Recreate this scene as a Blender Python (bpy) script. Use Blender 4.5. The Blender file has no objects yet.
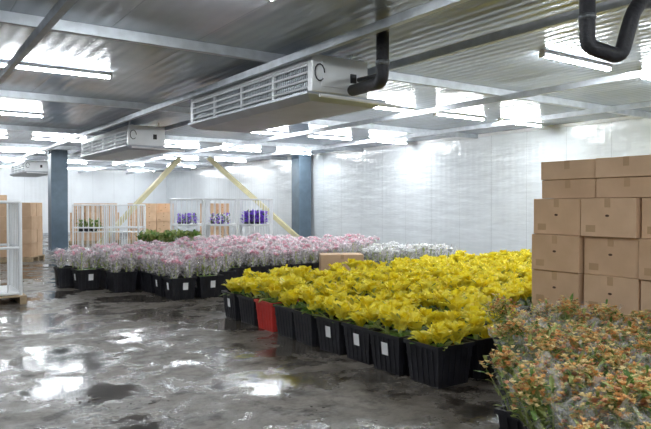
import bpy, math, random
from mathutils import Vector, Matrix
random.seed(7)
R=random.uniform
scene=bpy.context.scene
try:
    scene.view_settings.view_transform='Standard'
except Exception: pass

# ---------------------------------------------------------------- materials
def newmat(name):
    m=bpy.data.materials.new(name); m.use_nodes=True
    nt=m.node_tree; b=nt.nodes['Principled BSDF']
    return m,nt,b
def N(nt,t,**kw):
    n=nt.nodes.new(t)
    for k,v in kw.items(): setattr(n,k,v)
    return n
def simple(name,col,rough=0.5,metal=0.0,var=0.12,scale=8.0,bump=0.0,bscale=60,emis=None):
    m,nt,b=newmat(name)
    tc=N(nt,'ShaderNodeTexCoord'); no=N(nt,'ShaderNodeTexNoise'); no.inputs['Scale'].default_value=scale; no.inputs['Detail'].default_value=4
    nt.links.new(tc.outputs['Object'],no.inputs['Vector'])
    cr=N(nt,'ShaderNodeValToRGB')
    cr.color_ramp.elements[0].position=0.3; cr.color_ramp.elements[1].position=0.7
    cr.color_ramp.elements[0].color=[c*(1-var) for c in col]+[1]
    cr.color_ramp.elements[1].color=[min(1,c*(1+var)) for c in col]+[1]
    nt.links.new(no.outputs['Fac'],cr.inputs['Fac']); nt.links.new(cr.outputs['Color'],b.inputs['Base Color'])
    b.inputs['Roughness'].default_value=rough; b.inputs['Metallic'].default_value=metal
    if bump>0:
        n2=N(nt,'ShaderNodeTexNoise'); n2.inputs['Scale'].default_value=bscale
        nt.links.new(tc.outputs['Object'],n2.inputs['Vector'])
        bp=N(nt,'ShaderNodeBump'); bp.inputs['Strength'].default_value=bump; bp.inputs['Distance'].default_value=0.02
        nt.links.new(n2.outputs['Fac'],bp.inputs['Height']); nt.links.new(bp.outputs['Normal'],b.inputs['Normal'])
    return m
def leafmat(name,c1,c2,rough=0.45,trans=0.3,scale=9):
    m,nt,b=newmat(name)
    tc=N(nt,'ShaderNodeTexCoord'); no=N(nt,'ShaderNodeTexNoise'); no.inputs['Scale'].default_value=scale; no.inputs['Detail'].default_value=3
    oi=N(nt,'ShaderNodeObjectInfo'); ad=N(nt,'ShaderNodeVectorMath',operation='ADD')
    nt.links.new(tc.outputs['Object'],ad.inputs[0]); nt.links.new(oi.outputs['Location'],ad.inputs[1])
    nt.links.new(ad.outputs[0],no.inputs['Vector'])
    cr=N(nt,'ShaderNodeValToRGB'); cr.color_ramp.elements[0].position=0.35; cr.color_ramp.elements[1].position=0.65
    cr.color_ramp.elements[0].color=(*c1,1); cr.color_ramp.elements[1].color=(*c2,1)
    nt.links.new(no.outputs['Fac'],cr.inputs['Fac']); nt.links.new(cr.outputs['Color'],b.inputs['Base Color'])
    b.inputs['Roughness'].default_value=rough
    tr=N(nt,'ShaderNodeBsdfTranslucent'); nt.links.new(cr.outputs['Color'],tr.inputs['Color'])
    mx=N(nt,'ShaderNodeMixShader'); mx.inputs[0].default_value=trans
    out=nt.nodes['Material Output']
    nt.links.new(b.outputs[0],mx.inputs[1]); nt.links.new(tr.outputs[0],mx.inputs[2]); nt.links.new(mx.outputs[0],out.inputs['Surface'])
    return m
def filmmat(name,col,opac,tmul=2.0):
    m,nt,b=newmat(name)
    b.inputs['Base Color'].default_value=(*col,1); b.inputs['Roughness'].default_value=0.12
    tc=N(nt,'ShaderNodeTexCoord'); no=N(nt,'ShaderNodeTexNoise'); no.inputs['Scale'].default_value=22; no.inputs['Detail'].default_value=5
    nt.links.new(tc.outputs['Object'],no.inputs['Vector'])
    bp=N(nt,'ShaderNodeBump'); bp.inputs['Strength'].default_value=0.9; bp.inputs['Distance'].default_value=0.03
    nt.links.new(no.outputs['Fac'],bp.inputs['Height']); nt.links.new(bp.outputs['Normal'],b.inputs['Normal'])
    tl=N(nt,'ShaderNodeBsdfTranslucent'); tl.inputs['Color'].default_value=(*col,1)
    m0=N(nt,'ShaderNodeMixShader'); m0.inputs[0].default_value=0.5
    nt.links.new(b.outputs[0],m0.inputs[1]); nt.links.new(tl.outputs[0],m0.inputs[2])
    tp=N(nt,'ShaderNodeBsdfTransparent')
    mx=N(nt,'ShaderNodeMixShader')
    mr=N(nt,'ShaderNodeMapRange'); mr.inputs['From Min'].default_value=0.45; mr.inputs['From Max'].default_value=0.68
    mr.inputs['To Min'].default_value=opac*0.15; mr.inputs['To Max'].default_value=opac*tmul
    nt.links.new(no.outputs['Fac'],mr.inputs['Value']); nt.links.new(mr.outputs[0],mx.inputs[0])
    nt.links.new(tp.outputs[0],mx.inputs[1]); nt.links.new(m0.outputs[0],mx.inputs[2])
    nt.links.new(mx.outputs[0],nt.nodes['Material Output'].inputs['Surface'])
    return m
def emismat(name,col,s):
    m,nt,b=newmat(name); b.inputs['Base Color'].default_value=(*col,1)
    b.inputs['Emission Color'].default_value=(*col,1); b.inputs['Emission Strength'].default_value=s
    return m

M_black=simple('black_plastic',(0.02,0.02,0.025),0.35,0,0.3)
M_red=simple('red_plastic',(0.6,0.05,0.04),0.4)
M_label=simple('paper_label',(0.85,0.85,0.85),0.6)
M_yel=leafmat('yellow_petal',(0.89,0.75,0.03),(0.97,0.89,0.15),0.4,0.42)
M_yel2=leafmat('yellow_petal_deep',(0.80,0.62,0.015),(0.93,0.80,0.04),0.45,0.35)
M_green=leafmat('leaf_green',(0.07,0.16,0.03),(0.18,0.32,0.07),0.5,0.3)
M_olive=leafmat('leaf_olive',(0.22,0.28,0.07),(0.42,0.46,0.16),0.5,0.3)
M_pink=leafmat('pink_petal',(0.93,0.56,0.66),(0.97,0.74,0.81),0.5,0.45)
M_pwhite=leafmat('pale_petal',(0.96,0.87,0.90),(0.99,0.96,0.97),0.5,0.45)
M_white=leafmat('white_petal',(0.95,0.95,0.95),(0.99,0.99,0.99),0.5,0.45)
M_or=leafmat('orange_blossom',(0.80,0.40,0.13),(0.90,0.56,0.24),0.5,0.35)
M_or2=leafmat('peach_blossom',(0.86,0.66,0.30),(0.94,0.80,0.46),0.5,0.35)
M_rb=leafmat('rust_bud',(0.52,0.22,0.12),(0.70,0.36,0.18),0.5,0.2)
M_purple=leafmat('purple_petal',(0.22,0.08,0.66),(0.42,0.22,0.9),0.5,0.35)
M_stem=leafmat('stem',(0.34,0.42,0.11),(0.52,0.58,0.22),0.5,0.25)
M_film=filmmat('clear_cellophane',(0.97,0.96,0.94),0.075,5.5)
M_filmw=filmmat('milky_cellophane',(0.99,0.95,0.97),0.25,2.6)
M_steel=simple('galvanised_steel',(0.50,0.53,0.57),0.4,0.5,0.15,6)
M_galv=simple('evaporator_casing',(0.76,0.78,0.80),0.35,0.1,0.06,3)
M_tray=simple('stainless_tray',(0.42,0.45,0.5),0.42,0.2,0.08,3)
M_coil=simple('coil_fins',(0.16,0.17,0.18),0.5,0.5,0.4,40)
M_rubber=simple('black_insulation',(0.025,0.025,0.03),0.6,0,0.3,20,0.3,30)
M_col=simple('blue_grey_paint',(0.12,0.17,0.22),0.4,0.1,0.15,3)
M_whitep=simple('white_paint',(0.82,0.83,0.84),0.4,0,0.05,4)
M_prop=simple('pale_yellow_paint',(0.62,0.56,0.34),0.5,0,0.1,4)
M_wood=simple('pallet_wood',(0.42,0.31,0.19),0.7,0,0.25,12)
M_tape=simple('packing_tape',(0.52,0.33,0.19),0.3,0,0.05)
M_dark=simple('dark_gap',(0.10,0.05,0.03),0.8)
M_debris=simple('wet_debris',(0.05,0.04,0.035),0.35,0,0.4,20)
M_tube=emismat('led_diffuser',(0.92,0.97,1.0),138)

def cardmat():
    m,nt,b=newmat('cardboard')
    tc=N(nt,'ShaderNodeTexCoord'); no=N(nt,'ShaderNodeTexNoise'); no.inputs['Scale'].default_value=3; no.inputs['Detail'].default_value=6
    oi=N(nt,'ShaderNodeObjectInfo')
    nt.links.new(tc.outputs['Object'],no.inputs['Vector'])
    mt=N(nt,'ShaderNodeMath',operation='ADD'); nt.links.new(no.outputs['Fac'],mt.inputs[0])
    m2=N(nt,'ShaderNodeMath',operation='MULTIPLY'); m2.inputs[1].default_value=0.3; nt.links.new(oi.outputs['Random'],m2.inputs[0]); nt.links.new(m2.outputs[0],mt.inputs[1])
    cr=N(nt,'ShaderNodeValToRGB'); cr.color_ramp.elements[0].position=0.3; cr.color_ramp.elements[1].position=0.95
    cr.color_ramp.elements[0].color=(0.56,0.36,0.22,1); cr.color_ramp.elements[1].color=(0.76,0.53,0.35,1)
    nt.links.new(mt.outputs[0],cr.inputs['Fac']); nt.links.new(cr.outputs['Color'],b.inputs['Base Color'])
    b.inputs['Roughness'].default_value=0.75
    return m
M_card=cardmat()

def floormat():
    m,nt,b=newmat('wet_concrete')
    L=nt.links.new
    tc=N(nt,'ShaderNodeTexCoord')
    def noise(s,d,r,dist=0):
        n=N(nt,'ShaderNodeTexNoise'); n.inputs['Scale'].default_value=s; n.inputs['Detail'].default_value=d; n.inputs['Roughness'].default_value=r; n.inputs['Distortion'].default_value=dist
        L(tc.outputs['Object'],n.inputs['Vector']); return n
    n1=noise(1.1,10,.66,.15); n2=noise(7,8,.72); n3=noise(45,4,.5); n4=noise(2.6,10,.7,.2)
    cr=N(nt,'ShaderNodeValToRGB'); e=cr.color_ramp.elements
    e[0].position=0.40; e[0].color=(0.062,0.054,0.045,1); e[1].position=0.60; e[1].color=(0.185,0.165,0.142,1)
    L(n1.outputs['Fac'],cr.inputs['Fac'])
    def mulramp(src,prev,p0,p1,c0,f):
        r=N(nt,'ShaderNodeValToRGB'); e=r.color_ramp.elements
        e[0].position=p0; e[0].color=(*c0,1); e[1].position=p1; e[1].color=(1,1,1,1)
        L(src.outputs['Fac'],r.inputs['Fac'])
        mx=N(nt,'ShaderNodeMix',data_type='RGBA',blend_type='MULTIPLY'); mx.inputs[0].default_value=f
        L(prev,mx.inputs[6]); L(r.outputs['Color'],mx.inputs[7]); return mx.outputs[2]
    c=mulramp(n2,cr.outputs['Color'],.34,.56,(.38,.34,.31),.9)
    c=mulramp(n4,c,.39,.47,(.22,.18,.15),.92)
    L(c,b.inputs['Base Color'])
    mr=N(nt,'ShaderNodeMapRange'); mr.inputs['From Min'].default_value=0.44; mr.inputs['From Max'].default_value=0.57
    mr.inputs['To Min'].default_value=0.07; mr.inputs['To Max'].default_value=0.48
    L(n1.outputs['Fac'],mr.inputs['Value']); L(mr.outputs[0],b.inputs['Roughness'])
    sm=N(nt,'ShaderNodeMapRange'); sm.inputs['From Min'].default_value=0.44; sm.inputs['From Max'].default_value=0.58
    sm.inputs['To Min'].default_value=0.55; sm.inputs['To Max'].default_value=0.25
    L(n1.outputs['Fac'],sm.inputs['Value']); L(sm.outputs[0],b.inputs['Specular IOR Level'])
    bs=N(nt,'ShaderNodeMapRange'); bs.inputs['From Min'].default_value=0.43; bs.inputs['From Max'].default_value=0.55
    bs.inputs['To Min'].default_value=0.06; bs.inputs['To Max'].default_value=0.7
    L(n1.outputs['Fac'],bs.inputs['Value'])
    ad=N(nt,'ShaderNodeMath',operation='ADD'); L(n2.outputs['Fac'],ad.inputs[0])
    mu=N(nt,'ShaderNodeMath',operation='MULTIPLY'); mu.inputs[1].default_value=0.25; L(n3.outputs['Fac'],mu.inputs[0]); L(mu.outputs[0],ad.inputs[1])
    bp=N(nt,'ShaderNodeBump'); bp.inputs['Distance'].default_value=0.014; L(bs.outputs[0],bp.inputs['Strength'])
    L(ad.outputs[0],bp.inputs['Height']); L(bp.outputs['Normal'],b.inputs['Normal'])
    return m
def panelmat(name,col,rough,axis,pitch,ribscale,metal=0.0,bumpd=0.004,ripple=(0.6,0.6,3.0),var=.93):
    m,nt,b=newmat(name); L=nt.links.new
    tc=N(nt,'ShaderNodeTexCoord'); sp=N(nt,'ShaderNodeSeparateXYZ'); L(tc.outputs['Object'],sp.inputs[0])
    dv=N(nt,'ShaderNodeMath',operation='DIVIDE'); dv.inputs[1].default_value=pitch; L(sp.outputs[axis],dv.inputs[0])
    fr=N(nt,'ShaderNodeMath',operation='FRACT'); L(dv.outputs[0],fr.inputs[0])
    cr=N(nt,'ShaderNodeValToRGB'); e=cr.color_ramp.elements
    e[0].position=0.0; e[0].color=(0.65,0.65,0.65,1); e[1].position=0.018; e[1].color=(1,1,1,1)
    cr.color_ramp.interpolation='LINEAR'
    L(fr.outputs[0],cr.inputs['Fac'])
    no=N(nt,'ShaderNodeTexNoise'); no.inputs['Scale'].default_value=1.5; no.inputs['Detail'].default_value=5
    L(tc.outputs['Object'],no.inputs['Vector'])
    c2=N(nt,'ShaderNodeValToRGB'); e=c2.color_ramp.elements; e[0].position=0.3;e[1].position=0.7
    e[0].color=[c*var for c in col]+[1]; e[1].color=[*col,1]; L(no.outputs['Fac'],c2.inputs['Fac'])
    mx=N(nt,'ShaderNodeMix',data_type='RGBA',blend_type='MULTIPLY'); mx.inputs[0].default_value=1
    L(c2.outputs['Color'],mx.inputs[6]); L(cr.outputs['Color'],mx.inputs[7]); L(mx.outputs[2],b.inputs['Base Color'])
    b.inputs['Roughness'].default_value=rough; b.inputs['Metallic'].default_value=metal
    rb=N(nt,'ShaderNodeMath',operation='MULTIPLY'); rb.inputs[1].default_value=ribscale; L(sp.outputs[axis],rb.inputs[0])
    sn=N(nt,'ShaderNodeMath',operation='SINE'); L(rb.outputs[0],sn.inputs[0])
    mp=N(nt,'ShaderNodeMapping'); mp.inputs['Scale'].default_value=ripple; L(tc.outputs['Object'],mp.inputs['Vector'])
    n2=N(nt,'ShaderNodeTexNoise'); n2.inputs['Scale'].default_value=1.6; n2.inputs['Detail'].default_value=3; L(mp.outputs[0],n2.inputs['Vector'])
    m3=N(nt,'ShaderNodeMath',operation='MULTIPLY'); m3.inputs[1].default_value=5; L(n2.outputs['Fac'],m3.inputs[0])
    m4=N(nt,'ShaderNodeMath',operation='MULTIPLY'); m4.inputs[1].default_value=0.35; L(sn.outputs[0],m4.inputs[0])
    a=N(nt,'ShaderNodeMath',operation='ADD'); L(m3.outputs[0],a.inputs[0]); L(m4.outputs[0],a.inputs[1])
    a2=N(nt,'ShaderNodeMath',operation='ADD'); L(a.outputs[0],a2.inputs[0]); L(cr.outputs['Color'],a2.inputs[1])
    bp=N(nt,'ShaderNodeBump'); bp.inputs['Strength'].default_value=0.8; bp.inputs['Distance'].default_value=bumpd
    L(a2.outputs[0],bp.inputs['Height']); L(bp.outputs['Normal'],b.inputs['Normal'])
    return m
M_floor=floormat()
M_wallX=panelmat('insulated_panel_white',(0.82,0.855,0.885),0.16,'Y',1.15,30,0.0,0.007,(1,0.5,2.5),.92)
M_wallY=panelmat('insulated_panel_white_b',(0.82,0.85,0.88),0.3,'X',1.15,30,0.0,0.006,(0.5,1,2.5))
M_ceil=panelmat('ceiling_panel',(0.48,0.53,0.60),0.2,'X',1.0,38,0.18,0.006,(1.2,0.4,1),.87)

# ---------------------------------------------------------------- mesh builder
class MB:
    def __init__(s): s.v=[];s.f=[];s.m=[];s.mats=[]
    def mi(s,mat):
        if mat not in s.mats: s.mats.append(mat)
        return s.mats.index(mat)
    def add(s,vs,fs,mat,M=None):
        o=len(s.v); k=s.mi(mat)
        if M is not None: vs=[tuple(M@Vector(p)) for p in vs]
        s.v.extend(vs)
        for f in fs: s.f.append([i+o for i in f]); s.m.append(k)
    def box(s,x0,x1,y0,y1,z0,z1,mat,M=None,bev=0):
        if bev:
            c=bev
            vs=[];
            for zz,ins in ((z0,c),(z0+c,0),(z1-c,0),(z1,c)):
                a0,a1,b0,b1=x0+ins,x1-ins,y0+ins,y1-ins
                k=c*0.0 if ins else c
                vs+= [(a0+k,b0,zz),(a1-k,b0,zz),(a1,b0+k,zz),(a1,b1-k,zz),(a1-k,b1,zz),(a0+k,b1,zz),(a0,b1-k,zz),(a0,b0+k,zz)]
            fs=[[7,6,5,4,3,2,1,0],[24+i for i in range(8)]]
            for r in range(3):
                for i in range(8):
                    j=(i+1)%8; fs.append([r*8+i,r*8+j,r*8+8+j,r*8+8+i])
            s.add(vs,fs,mat,M); return
        vs=[(x0,y0,z0),(x1,y0,z0),(x1,y1,z0),(x0,y1,z0),(x0,y0,z1),(x1,y0,z1),(x1,y1,z1),(x0,y1,z1)]
        s.add(vs,[[3,2,1,0],[4,5,6,7],[0,1,5,4],[1,2,6,5],[2,3,7,6],[3,0,4,7]],mat,M)
    def tube(s,pts,r,mat,n=8,M=None,cap=True):
        pts=[Vector(p) for p in pts]; vs=[];prev=None
        for i,p in enumerate(pts):
            if i==0: t=pts[1]-p
            elif i==len(pts)-1: t=p-pts[i-1]
            else: t=(pts[i+1]-p).normalized()+(p-pts[i-1]).normalized()
            t.normalize()
            if prev is None:
                u=t.orthogonal().normalized()
            else:
                u=(prev-t*prev.dot(t)).normalized()
            prev=u; w=t.cross(u)
            rr=r[i] if isinstance(r,(list,tuple)) else r
            for k in range(n):
                a=2*math.pi*k/n; q=p+u*math.cos(a)*rr+w*math.sin(a)*rr; vs.append(tuple(q))
        fs=[]
        for i in range(len(pts)-1):
            for k in range(n):
                j=(k+1)%n; fs.append([i*n+k,i*n+j,(i+1)*n+j,(i+1)*n+k])
        if cap:
            fs.append(list(range(n))[::-1]); fs.append([(len(pts)-1)*n+k for k in range(n)])
        s.add(vs,fs,mat,M)
    def petal(s,o,yaw,el,L,W,curl,mat,cup=0.25,crk=0.0,prof=(0.3,0.85,1.0,0.3)):
        x,y,z=o; vs=[]; n=len(prof)
        sx,sy=-math.sin(yaw),math.cos(yaw); cx,cy=math.cos(yaw),math.sin(yaw)
        e=el
        for j in range(n):
            w=W*prof[j]*0.5
            up=(-math.sin(e)*cx,-math.sin(e)*cy,math.cos(e))
            for i in (-1,0,1):
                c=abs(i)*cup*w
                q=(x+sx*i*w+up[0]*c+R(-crk,crk),y+sy*i*w+up[1]*c+R(-crk,crk),z+up[2]*c+R(-crk,crk))
                vs.append(q)
            st=L/(n-1); x+=math.cos(e)*cx*st; y+=math.cos(e)*cy*st; z+=math.sin(e)*st; e-=curl/(n-1)
        fs=[]
        for j in range(n-1):
            for i in range(2):
                a=j*3+i; fs.append([a,a+1,a+4,a+3])
        s.add(vs,fs,mat)
    def mesh(s,name,smooth=False):
        me=bpy.data.meshes.new(name); me.from_pydata(s.v,[],s.f)
        for m in s.mats: me.materials.append(m)
        me.polygons.foreach_set('material_index',s.m)
        if smooth: me.polygons.foreach_set('use_smooth',[True]*len(s.f))
        me.update(); return me
    def obj(s,name,smooth=False,loc=(0,0,0),rz=0):
        return place(s.mesh(name,smooth),name,loc,rz)
def place(me,name,loc=(0,0,0),rz=0,parent=None,sc=1):
    o=bpy.data.objects.new(name,me); o.location=loc; o.rotation_euler=(0,0,rz); o.scale=(sc,sc,sc)
    scene.collection.objects.link(o)
    if parent: o.parent=parent
    return o
def empty(name,loc=(0,0,0)):
    e=bpy.data.objects.new(name,None); e.location=loc; e.empty_display_size=0.2; scene.collection.objects.link(e); return e

# ---------------------------------------------------------------- room
H=3.55; XW=13.4; XL=-8.0; YE=36.0; YB=-7.0
def slab(name,a,b,mat):
    m=MB(); m.box(a[0],b[0],a[1],b[1],a[2],b[2],mat); return m.obj(name)
slab('floor',(XL-.2,YB-.2,-0.2),(XW+.2,YE+.2,0),M_floor)
slab('ceiling',(XL-.2,YB-.2,H),(XW+.2,YE+.2,H+.15),M_ceil)
slab('wall_right',(XW,YB,0),(XW+.15,YE,H),M_wallX)
slab('wall_left',(XL-.15,YB,0),(XL,YE,H),M_wallX)
slab('wall_back',(XL-.15,YE,0),(XW+.15,YE+.15,H),M_wallY)
slab('wall_front',(XL-.15,YB-.15,0),(XW+.15,YB,H),M_wallY)
slab('trim_1',(XW-.06,YB,H-.07),(XW,YE,H),M_whitep)
slab('trim_2',(XL,YE-.06,H-.07),(XW-.06,YE,H),M_whitep)
slab('baseboard_right',(XW-.03,YB,0),(XW,YE,.12),M_steel)
slab('baseboard_back',(XL,YE-.03,0),(XW-.03,YE,.12),M_steel)

def channel_mesh(L,w,h,t=0.012,lip=0.025):
    m=MB()
    m.box(0,t,0,L,0,h,M_steel); m.box(t,w,0,L,0,t,M_steel); m.box(t,w,0,L,h-t,h,M_steel)
    m.box(w-t,w,0,L,t,lip,M_steel); m.box(w-t,w,0,L,h-lip,h-t,M_steel)
    return m.mesh('steel_beam')
bY=channel_mesh(YE-YB-.2,0.07,0.09)
for x in (-5.0,-2.0,1.25,4.0,5.28,8.4,11.0):
    place(bY,'steel_beam',(x,YB+.1,3.34))
bX=channel_mesh(XW-XL-.2,0.08,0.115)
for y in (2.2,7.05,11.9,17,22,27,32):
    place(bX,'ceiling_purlin',(XW-.1,y,3.433),math.pi/2)

def fixture(Lf):
    m=MB()
    m.box(0,Lf,-.04,.04,-.045,0,M_whitep,bev=.004)
    n=8
    vs=[];
    for xx in (0.03,Lf-.03):
        for k in range(n+1):
            a=math.pi*k/n; vs.append((xx,math.cos(a)*.038,-.045-math.sin(a)*.036))
    fs=[[k,k+1,n+2+k,n+1+k] for k in range(n)]+[list(range(n+1)),list(range(n+1,2*n+2))[::-1]]
    m.add(vs,fs,M_tube)
    m.box(0,.03,-.04,.04,-.085,-.045,M_whitep); m.box(Lf-.03,Lf,-.04,.04,-.085,-.045,M_whitep)
    return m.mesh('fluorescent_light')
FX=fixture(1.5)
def lights(y,xs):
    for x in xs: place(FX,'fluorescent_light',(x,y,H-.004))
lights(-3.5,(-4,-0.5,3.2,7.3))  # unseen row behind the camera, added for illumination
lights(0.5,(-4,2.2,6.6,10.2))  # out-of-frame row, also added to light the camera end
lights(5.0,(-3.5,1.4,6.75,9.0,11.2))
lights(9.5,(-3.5,1.2,7.25,9.3,11.3))
lights(14.5,(-3.5,1.2,7.3,9.4,11.5))
lights(19.5,(-3.5,1.2,3.3,6.9,9.2,11.3))
lights(24.5,(1.0,3.1,6.6,9.0,11.2))
lights(29.5,(1.0,3.3,5.8,8.4,11.0))
lights(34.0,(1.0,4.0,7.4,10.5))

def column(loc):
    m=MB(); w=.27;d=.27
    m.box(-w,w,-d,-d+.03,0,H,M_col); m.box(-w,w,d-.03,d,0,H,M_col); m.box(-.02,.02,-d+.03,d-.03,0,H,M_col)
    m.box(-w,-w+.02,-d+.03,d-.03,0,H-.2,M_col); 
    m.box(-w-.08,w+.08,-d-.08,d+.08,0,.03,M_steel); m.box(-w-.06,w+.06,-d-.06,d+.06,H-.05,H,M_steel)
    for sx in(-1,1):
        for sy in(-1,1): m.tube([(sx*(w+.04),sy*(d+.04),.03),(sx*(w+.04),sy*(d+.04),.08)],.015,M_steel,6)
    return m.obj('steel_column',loc=loc)
column((4.8,23.4,0)); column((12.95,20.4,0))

def prop(a,b):
    a=Vector(a);b=Vector(b);m=MB(); L=(b-a).length
    q=(b-a).to_track_quat('Z','Y').to_matrix().to_4x4()
    m.box(-.1,.1,-.08,.08,.02,L-.02,M_prop,q,bev=.01)
    v=b-a
    m.box(-.14,.14,-.14,.14,0,.02,M_steel); m.box(v.x-.14,v.x+.14,v.y-.14,v.y+.14,v.z-.02,v.z,M_steel)
    m.obj('diagonal_prop',loc=a)
prop((5.83,22.8,0),(9.2,23.2,3.43)); prop((12.8,19.6,0),(10.1,22.6,3.43))

# ---------------------------------------------------------------- evaporators
def evaporator(Lu,tw=1.22):
    m=MB()
    vs=[(.12,.1,0),(tw-.12,.1,0),(tw-.12,Lu-.1,0),(.12,Lu-.1,0),(0,0,.07),(tw,0,.07),(tw,Lu,.07),(0,Lu,.07),(0,0,.1),(tw,0,.1),(tw,Lu,.1),(0,Lu,.1)]
    m.add(vs,[[3,2,1,0],[0,1,5,4],[1,2,6,5],[2,3,7,6],[3,0,4,7],[4,5,9,8],[5,6,10,9],[6,7,11,10],[7,4,8,11],[8,9,10,11]],M_tray)
    bx0,bx1=.06,.9
    m.box(bx0+.04,bx1-.04,.05,Lu-.05,.1,.5,M_coil)
    nf=int(Lu/.05)
    for i in range(nf):
        y=.1+i*(Lu-.2)/nf; m.box(bx0+.025,bx0+.04,y,y+.012,.13,.48,M_steel)
    m.box(bx0,bx1,0,Lu,.5,.54,M_galv)
    m.box(bx0-.005,bx1+.005,-.02,.08,.1,.545,M_galv,bev=.01); m.box(bx0-.005,bx1+.005,Lu-.08,Lu+.02,.1,.545,M_galv,bev=.01)
    for z in (.16,.25,.34,.43): m.tube([(bx0+.005,.08,z),(bx0+.005,Lu-.08,z)],.016,M_galv,6)
    m.box(bx0-.01,bx0+.03,.08,Lu-.08,.45,.5,M_galv)
    for i in range(1,4):
        y=Lu*i/4; m.box(bx0-.005,bx0+.03,y-.02,y+.02,.1,.5,M_galv)
    m.box(.2,.75,-.03,-.02,.17,.47,M_galv); 
    pts=[(.16+.07*math.cos(a),-.035,.33+.1*math.sin(a)) for a in [i*.5 for i in range(12)]]
    m.tube(pts,.008,M_rubber,6)
    m.box(.62,.7,-.05,-.03,.25,.36,M_rubber)
    nfan=3
    for i in range(nfan):
        yc=Lu*(i+.5)/nfan
        for rr in (.2,.14,.08):
            ring=[(bx1+.05,yc+rr*math.cos(a*math.pi/8),.31+rr*math.sin(a*math.pi/8)) for a in range(17)]
            m.tube(ring,.006 if rr<.2 else .014,M_rubber,5)
        m.tube([(bx1-.02,yc,.31),(bx1+.06,yc,.31)],.045,M_rubber,10)
        for k in range(5):
            a=k*2*math.pi/5
            p=lambda r,da,x:(x,yc+r*math.cos(a+da),.31+r*math.sin(a+da))
            m.add([p(.04,0,bx1),p(.18,-.3,bx1-.01),p(.18,.3,bx1+.03),p(.04,.4,bx1+.02)],[[0,1,2,3]],M_rubber)
    m.tube([(.1,-.12,.04),(.5,-.14,.03),(tw-.1,-.16,.01),(tw+.1,-.16,0)],.022,M_whitep,8)
    for x in (bx0+.1,bx1-.06):
        for y in (.25,Lu-.25): m.tube([(x,y,.54),(x,y,.68)],.012,M_steel,6)
        m.box(x-.02,x+.02,.02,Lu-.02,.54,.565,M_steel)
    return m
evaporator(3.65).obj('evaporator_unit',loc=(4.08,6.3,2.86))
evaporator(4.2).obj('evaporator_unit',loc=(4.35,14.2,2.86))
evaporator(3.5).obj('evaporator_unit',loc=(4.35,27.5,2.86))
def arcpath(pts,r=.14,n=5):
    P=[Vector(p) for p in pts]; out=[P[0]]
    for i in range(1,len(P)-1):
        a=(P[i-1]-P[i]).normalized(); b=(P[i+1]-P[i]).normalized()
        p0=P[i]+a*r; p2=P[i]+b*r
        for k in range(n+1):
            t=k/n; out.append(p0*(1-t)**2+P[i]*2*t*(1-t)+p2*t*t)
    out.append(P[-1]); return out
m=MB()
m.tube(arcpath([(4.36,5.24,3.545),(4.36,5.24,2.92),(4.72,6.25,3.02)]),.07,M_rubber,14)
m.tube(arcpath([(4.50,5.40,3.545),(4.50,5.40,3.04),(4.82,6.25,3.16)]),.03,M_rubber,10)
for z in (3.45,3.1): m.tube([(4.36,5.24,z),(4.36,5.24,z+.05)],.077,M_coil,14)
m.obj('insulated_pipe',True)
m=MB()
m.tube(arcpath([(4.2,2.72,3.545),(4.2,2.72,2.76),(4.40,2.58,2.68),(4.5,2.55,3.0),(4.62,2.56,3.12),(6.2,2.9,3.5)],.07),.056,M_rubber,14)
for z in (3.3,2.95): m.tube([(4.2,2.72,z),(4.2,2.72,z+.04)],.062,M_coil,14)
m.obj('insulated_pipe',True)

# ---------------------------------------------------------------- crates
def crate_mesh(mat,label=True,w=.215,h=.37):
    m=MB(); b=w*.84; t=.012
    def ring(s,z): return [(-s,-s,z),(s,-s,z),(s,s,z),(-s,s,z)]
    vs=ring(b,0)+ring(w,h)+ring(w-t,h)+ring(b-t,.02)
    fs=[[3,2,1,0]]
    for a in (0,4,8):
        for i in range(4):
            j=(i+1)%4; fs.append([a+i,a+j,a+4+j,a+4+i])
    fs.append([12,13,14,15]); m.add(vs,fs,mat)
    vs=ring(w+.012,h-.03)+ring(w+.014,h+.004)+ring(w-.006,h+.004)+ring(w-.004,h-.03)
    fs=[]
    for a in (0,4): 
        for i in range(4):
            j=(i+1)%4; fs.append([a+i,a+j,a+4+j,a+4+i])
    for i in range(4):
        j=(i+1)%4; fs.append([j,i,12+i,12+j])
    m.add(vs,fs,mat)
    for z in (.12,.24):
        s=b+(w-b)*z/h+.005
        m.add(ring(s,z)+ring(s+.001,z+.015),[[i,(i+1)%4,4+(i+1)%4,4+i] for i in range(4)],mat)
    for q in range(4):
        M=Matrix.Rotation(q*math.pi/2,4,'Z')
        for x in (-.14,-.07,0,.07,.14):
            m.add([(x-.006,-b-.001,.01),(x+.006,-b-.001,.01),(x+.006,-w-.006,h-.03),(x-.006,-w-.006,h-.03),(x-.006,-b-.008,.01),(x+.006,-b-.008,.01),(x+.006,-w-.01,h-.03),(x-.006,-w-.01,h-.03)],
              [[4,5,6,7],[0,4,7,3],[5,1,2,6]],mat,M)
    if label:
        z0,z1=.17,.29
        s0=b+(w-b)*z0/h+.013; s1=b+(w-b)*z1/h+.013
        m.add([(-s0,-.06,z0),(-s0,.03,z0),(-s1,.03,z1),(-s1,-.06,z1)],[[3,2,1,0]],M_label)
        m.add([(-.02,-s0,z0),(.07,-s0,z0),(.07,-s1,z1),(-.02,-s1,z1)],[[0,1,2,3]],M_label)
    return m.mesh('crate')
CR=crate_mesh(M_black,False); CRL=crate_mesh(M_black,True); CRR=crate_mesh(M_red,False)
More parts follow.
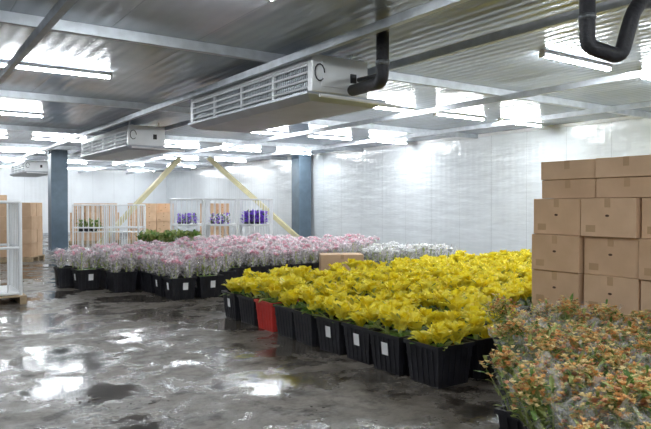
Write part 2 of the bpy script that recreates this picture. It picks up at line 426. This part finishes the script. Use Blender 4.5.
def bq_yellow():
    m=MB()
    m.box(-.17,.17,-.17,.17,.25,.33,M_green)
    for cx in (-.10,.10):
        for cy in (-.10,.10):
            x=cx+R(-.02,.02); y=cy+R(-.02,.02); z=.36+R(-.04,.08)
            m.tube([(x,y,.1),(x,y,z)],.02,M_stem,5)
            y0=R(0,6)
            for k in range(9):
                ya=y0+k*2*math.pi/9+R(-.25,.25)
                m.petal((x,y,z+R(-.02,.02)),ya,R(.75,1.3),R(.13,.21),R(.10,.15),R(.2,1.0),M_yel,R(.2,.8),.013,(0.35,.85,1.0,.9,.35))
            for k in range(7):
                m.petal((x+R(-.03,.03),y+R(-.03,.03),z+.04),R(0,6.3),R(1.0,1.5),R(.10,.18),R(.07,.11),R(.2,.9),random.choice((M_yel,M_yel,M_yel2)),R(.2,.8),.012,(0.4,.9,1.0,.6))
            for k in range(2):
                m.petal((x,y,z),R(0,6.3),R(.7,1.3),R(.16,.22),R(.03,.045),R(.3,.9),random.choice((M_olive,M_stem)),.3,.004)
    for k in range(20):
        a=R(0,6.3); m.petal((.15*math.cos(a),.15*math.sin(a),.34),a,R(.3,1.0),R(.12,.2),R(.04,.07),R(.6,1.4),random.choice((M_olive,M_green,M_green)),.2,.004)
    return m.mesh('bouquet')
def bq_pink(c1,c2,film=True,nf=7):
    m=MB()
    m.box(-.17,.17,-.17,.17,.25,.33,M_green)
    for cx in (-.11,.11):
        for cy in (-.11,.11):
            x=cx+R(-.03,.03); y=cy+R(-.03,.03); top=R(.62,.76)
            m.tube([(x,y,.1),(x,y,top-.06)],.015,M_stem,5)
            for hd in range(8):
                a=R(0,6.3); ph=R(0,1.2) if hd else 0; rr=.115
                hx,hy,hz=x+rr*math.sin(ph)*math.cos(a),y+rr*math.sin(ph)*math.sin(a),top-.1+rr*math.cos(ph)*.8-R(0,.03)
                cc=random.choice((c1,c2)); y0=R(0,6)
                for k in range(6):
                    m.petal((hx,hy,hz),y0+k*1.047,R(.4,1.3),R(.05,.08),R(.055,.08),R(.2,1.2),cc,.5,.004)
            for k in range(2):
                a=R(0,6.3); m.petal((x+.05*math.cos(a),y+.05*math.sin(a),.42),a,R(.6,1.2),R(.12,.2),.04,.7,M_olive,.2,.003)
            if film:
                for k in range(nf):
                    a=k*6.283/nf+R(-.3,.3)
                    m.petal((x+.03*math.cos(a),y+.03*math.sin(a),.36),a,R(1.15,1.4),R(.32,.44),R(.14,.2),R(-.1,.3),M_filmw,R(.1,.5),.012,(.4,.8,1.0,.8,.3))
    return m.mesh('bouquet')
def bq_orange():
    m=MB()
    m.box(-.17,.17,-.17,.17,.22,.3,M_green)
    for cx in (-.1,.1):
        for cy in (-.1,.1):
            bx=cx+R(-.02,.02); by=cy+R(-.02,.02); lx,ly=R(-.05,.05)+cx*.6,R(-.05,.05)+cy*.6
            top=R(.62,.76)
            for k in range(20):
                a=R(0,6.3); q=R(.0,.13); ex,ey=bx+lx+q*math.cos(a),by+ly+q*math.sin(a); tz=top-R(0,.08)-q*.7
                m.tube([(bx+R(-.03,.03),by+R(-.03,.03),.15),((bx+ex)/2,(by+ey)/2,.42),(ex,ey,tz)],[.004,.0035,.002],M_stem,4,cap=False)
                for t in range(9):
                    zz=tz-R(-.04,.25); f=min(1,(zz-.15)/(tz-.15))
                    m.petal((bx+(ex-bx)*f,by+(ey-by)*f,zz),R(0,6.3),R(-.1,1.2),R(.05,.10),R(.016,.027),R(.3,1.2),random.choice((M_olive,M_green,M_olive,M_stem)),.3,.002)
                for t in range(7):
                    px,py,pz=ex+R(-.05,.05),ey+R(-.05,.05),tz+R(-.04,.05)
                    mt=random.choice((M_or,M_or2,M_or2,M_or2,M_rb,M_or)); s=R(.015,.025); ya=R(0,6.3)
                    for p5 in range(4):
                        aa=ya+p5*1.571
                        m.petal((px,py,pz),aa,R(.3,1.1),s,s*.9,R(.2,.8),mt,.4,.001,(.4,1.0,.4))
            for k in range(5):
                a=k*6.283/5+R(-.3,.3)
                m.petal((bx+.04*math.cos(a)+lx*.2,by+.04*math.sin(a)+ly*.2,.28),a,R(1.05,1.3),R(.38,.50),R(.16,.24),R(-.05,.25),M_film,R(.1,.6),.014,(.4,.7,.9,1.0,.8,.35))
    return m.mesh('bouquet')
YB_=[bq_yellow() for _ in range(6)]
PB_=[bq_pink(M_pwhite,M_pink) for _ in range(5)]
WB_=[bq_pink(M_white,M_white,True,4) for _ in range(2)]
OB_=[bq_orange() for _ in range(4)]
def field(name,pts,bqs,special={},jit=.02,labp=.25,zj=.03):
    e=empty(name,(pts[0][0],pts[0][1],0))
    ox,oy=pts[0][0],pts[0][1]
    for i,(x,y) in enumerate(pts):
        x+=R(-jit,jit); y+=R(-jit,jit); rz=R(-.06,.06)
        cm=special.get(i) or (CRL if random.random()<labp else CR)
        place(cm,f'crate_{i+1}',(x-ox,y-oy,0),rz,e)
        place(random.choice(bqs),f'bouquet_{i+1}',(x-ox,y-oy,R(-zj,zj)),rz+random.randint(0,3)*math.pi/2,e,R(.95,1.05))
pts=[];special={}
nY=10
for i in range(18):
    for j in range(nY):
        x=4.1+i*.5; y=4.12+j*.49
        if x>5.35 and y<4.75: continue
        if i==0 and j==6: special[len(pts)]=CRR
        if i==0 and j==9: continue
        if j==nY-1 and x>8 : 
            pts.append((x,y+.49))
        pts.append((x,y))
field('yellow_flower_crates',pts,YB_,special,.02,.45,.045)
pts=[]
for i in range(20):
    for j in range(12):
        x=3.55+i*.5; y=10.3+j*.5
        if y<11.3 and x>4.9+ (y-10.3): continue
        if x<3.95-(y-10.3)*.35: continue
        if y>13.6+ (x-3.3)*.5 or y>15.6: continue
        if x>8.1 and y<11.3+(x-8.1)*.7: continue
        if y>15.4-(x-8.5)*.6: continue
        if x>10.6: continue
        pts.append((x,y))
for (x,y) in ((3.3,12.0),(3.1,12.6),(2.85,13.2),(3.35,13.1)):
    if all((x-a)**2+(y-b)**2>.2 for a,b in pts): pts.append((x,y))
field('pink_flower_crates',pts,PB_,{},.03,.4)
pts=[(8.45+i*.5,9.95+j*.5) for i in range(4) for j in range(2)]
field('white_flower_crates',pts,WB_,{},.03,.3)
pts=[]
for j,(y,x0) in enumerate(((3.35,4.5),(2.84,3.85),(2.34,3.22),(1.86,2.85),(1.38,2.55),(.9,2.45))):
    for i in range(int((5.4-x0)/.47)+1):
        if x0+i*.47<5.36: pts.append((x0+i*.47,y))
field('orange_flower_crates',pts,OB_,{},.02,.2)

# ---------------------------------------------------------------- cartons
def carton(w,d,h):
    m=MB(); m.box(-w/2,w/2,-d/2,d/2,0,h,M_card,bev=.006)
    e=.0015
    m.box(-w/2+.01,w/2-.01,-.03,.03,h,h+e,M_tape)
    m.box(-w/2-e,-w/2,-.03,.03,h-.09,h-.006,M_tape); m.box(w/2,w/2+e,-.03,.03,h-.09,h-.006,M_tape)
    m.box(-w/2+.01,w/2-.01,-.002,.002,h+e,h+e*1.5,M_dark)
    if h>.3:
        for sx in (-1,1):
            n=12; vs=[]
            for k in range(n):
                a=2*math.pi*k/n; vs.append((sx*(w/2+e),math.cos(a)*.022,h*.55+math.sin(a)*.012))
            m.add(vs,[list(range(n))] if sx>0 else [list(range(n))[::-1]],M_dark)
        m.box(-w/2-e,-w/2,d*.22,d*.4,h*.12,h*.3,M_tape)
    return m.mesh('cardboard_box')
def pallet_mesh(X0,X1,Y0,Y1):
    m=MB()
    for t in range(7):
        yy=Y0+(Y1-Y0-.09)*t/6; m.box(X0,X1,yy,yy+.09,.118,.14,M_wood)
    for xx in (X0,(X0+X1)/2-.05,X1-.1): m.box(xx,xx+.1,Y0,Y1,.096,.118,M_wood); m.box(xx,xx+.1,Y0,Y1,0,.096,M_wood)
    return m
CB=carton(.42,.575,.38); CBs=carton(.42,.64,.195)
pallet_mesh(5.72,6.72,1.9,4.35).obj('wooden_pallet')
PB=.141
for col in range(4):
    yc=4.08-col*.6
    for lev in range(4):
        for dx in (0,.46):
            sx=(0,.0,-.02,.03)[lev] if col!=1 else (0,.02,.03,-.02)[lev]
            place(CB,'cardboard_box',(5.96+dx+sx,yc+R(-.008,.008)+( .01 if lev==3 else 0),PB+lev*.382),R(-.008,.008))
for col in range(3):
    for lev in range(2):
        place(CBs,'cardboard_box',(6.02+R(-.02,.02)-(.05 if col==1 else 0),3.98-col*.67+R(-.005,.005),PB+4*.382+.002+lev*.198),R(-.015,.015))
def stack(name,x,y,nx,ny,nz,rz):
    e=empty(name,(x,y,0)); e.rotation_euler=(0,0,rz); n=0
    for i in range(nx):
        for j in range(ny):
            hz=nz-(1 if random.random()<.35 else 0)
            for l in range(hz):
                n+=1; place(CB,f'box_{n}',(i*.46+R(-.01,.01),j*.6+R(-.01,.01),l*.382+.141),R(-.01,.01),e)
    X0,X1,Y0,Y1=-.25,nx*.46-.2,-.32,ny*.6-.28
    place(pallet_mesh(X0,X1,Y0,Y1).mesh('pallet'),'pallet',(0,0,0),0,e)
stack('cardboard_box_stack',3.1,19.6,2,2,4,math.radians(60))
stack('cardboard_box_stack',2.4,24.0,2,3,5,math.radians(70))
stack('cardboard_box_stack',7.4,26.5,2,3,4,math.radians(60))
stack('cardboard_box_stack',9.6,26.0,2,3,4,math.radians(60))
stack('cardboard_box_stack',4.0,31.5,2,3,5,math.radians(80))
stack('cardboard_box_stack',11.6,24.6,2,2,4,math.radians(60))
place(carton(.5,.85,.62),'cardboard_box',(7.45,10.25,0),math.radians(60))

# ---------------------------------------------------------------- cages
def cage(W,D,Hc,shelves=(.25,),wheels=True,bar=.11,base=.18):
    m=MB(); r=.03
    for x in (0,W):
        for y in (0,D): m.tube([(x,y,base-.03),(x,y,Hc)],r,M_whitep,8)
    for z in (base,Hc*.55,Hc):
        for y in (0,D): m.tube([(0,y,z),(W,y,z)],.024,M_whitep,6)
        for x in (0,W): m.tube([(x,0,z),(x,D,z)],.024,M_whitep,6)
    n=int(W/bar)
    for i in range(1,n):
        for y in (0,D): m.tube([(W*i/n,y,base),(W*i/n,y,Hc)],.014,M_whitep,5)
    n=int(D/bar)
    for i in range(1,n):
        for x in (0,W): m.tube([(x,D*i/n,base),(x,D*i/n,Hc)],.012,M_whitep,5)
    for z in shelves: m.box(.01,W-.01,.01,D-.01,z-.02,z,M_whitep)
    if wheels:
        for x in (.08,W-.08):
            for y in (.08,D-.08):
                m.tube([(x-.02,y,.07),(x+.02,y,.07)],.07,M_rubber,12); m.box(x-.03,x+.03,y-.03,y+.03,.1,base,M_steel)
    return m
th=math.radians(-34.6)
def along(px0,py0,t): return (px0+math.cos(th)*t,py0+math.sin(th)*t)
cg=cage(1.0,.75,1.6,(.2,.75),bar=.16).mesh('roll_cage'); cg2=cage(1.0,.75,1.78,(.2,.95),bar=.16).mesh('roll_cage')
for t in (0,1.07): x,y=along(4.75,21.0,t); place(cg,'roll_cage',(x,y,0),th)
for t in (0,1.07,2.14): x,y=along(7.3,19.2,t); place(cg2,'roll_cage',(x,y,0),th)
e=MB()
for t in range(7): e.box(0,1.3,.02+t*.18,.13+t*.18,.12,.14,M_wood)
for xx in (0,.6,1.2): e.box(xx,xx+.1,.02,1.21,0,.12,M_wood)
e.obj('wooden_pallet',loc=(.5,11.1,0))
cage(1.1,1.0,1.65,(.2,),False,.16,.17).obj('white_cage',loc=(.62,11.2,0)) 

def plantmass(name,mats,loc,W,D,h,n,L,rz):
    m=MB()
    for i in range(n):
        x=R(0,W);y=R(0,D)
        m.petal((x,y,R(0.03,h)),R(0,6.3),R(.2,1.4),R(L*.6,L),R(L*.3,L*.5),R(.3,1),random.choice(mats),.3,.004)
    for i in range(int(W/.2)):
        for j in range(int(D/.2)):
            cx,cy=.1+i*.2,.1+j*.2
            m.tube([(cx,cy,0),(cx,cy,.1)],[.055,.075],M_black,8)
    m.obj(name,loc=loc,rz=rz)
x,y=along(7.3,19.2,.1); plantmass('purple_flower_pots',(M_purple,M_purple,M_green),(x+.1,y+.08,.952),.6,.45,.34,420,.1,th)
x,y=along(7.3,19.2,1.15); plantmass('purple_flower_pots',(M_white,M_purple,M_green),(x+.1,y+.08,.952),.6,.45,.34,420,.1,th)
x,y=along(7.3,19.2,2.22); plantmass('purple_flower_pots',(M_purple,M_purple,M_purple,M_purple,M_green),(x+.1,y+.08,.952),.72,.45,.42,800,.14,th)
x,y=along(5.9,18.2,0); plantmass('green_potted_plants',(M_green,M_olive,M_olive),(x,y,0),1.7,.8,.75,1500,.2,th)
x,y=along(4.75,21.0,.05); plantmass('green_potted_plants',(M_green,M_olive),(x+.06,y+.08,.752),.7,.45,.35,300,.12,th)

# floor debris
m=MB()
for (cx,cy,s) in ((1.35,5.3,.2),(1.75,5.0,.15),(2.2,7.6,.25),(2.6,4.0,.2)):
    for k in range(14):
        a=R(0,6.3);q=R(0,s); x=cx+q*math.cos(a)*1.3;y=cy+q*math.sin(a); w=R(.006,.02)
        m.box(x-w,x+w,y-w*.6,y+w*.6,0,R(.003,.008),M_debris,bev=.0015)
m.obj('floor_debris')

# ---------------------------------------------------------------- world & camera
w=bpy.data.worlds.new('World'); scene.world=w; w.use_nodes=True
w.node_tree.nodes['Background'].inputs[0].default_value=(.8,.85,.9,1); w.node_tree.nodes['Background'].inputs[1].default_value=.3
cd=bpy.data.cameras.new('camera'); cam=bpy.data.objects.new('camera',cd); scene.collection.objects.link(cam)
cam.location=(0,0,1.6); cam.rotation_euler=(math.radians(90-.86),0,math.radians(-34.6))
cd.sensor_width=36; cd.lens=630/651*36; cd.clip_end=200; cd.clip_start=.05
scene.camera=cam
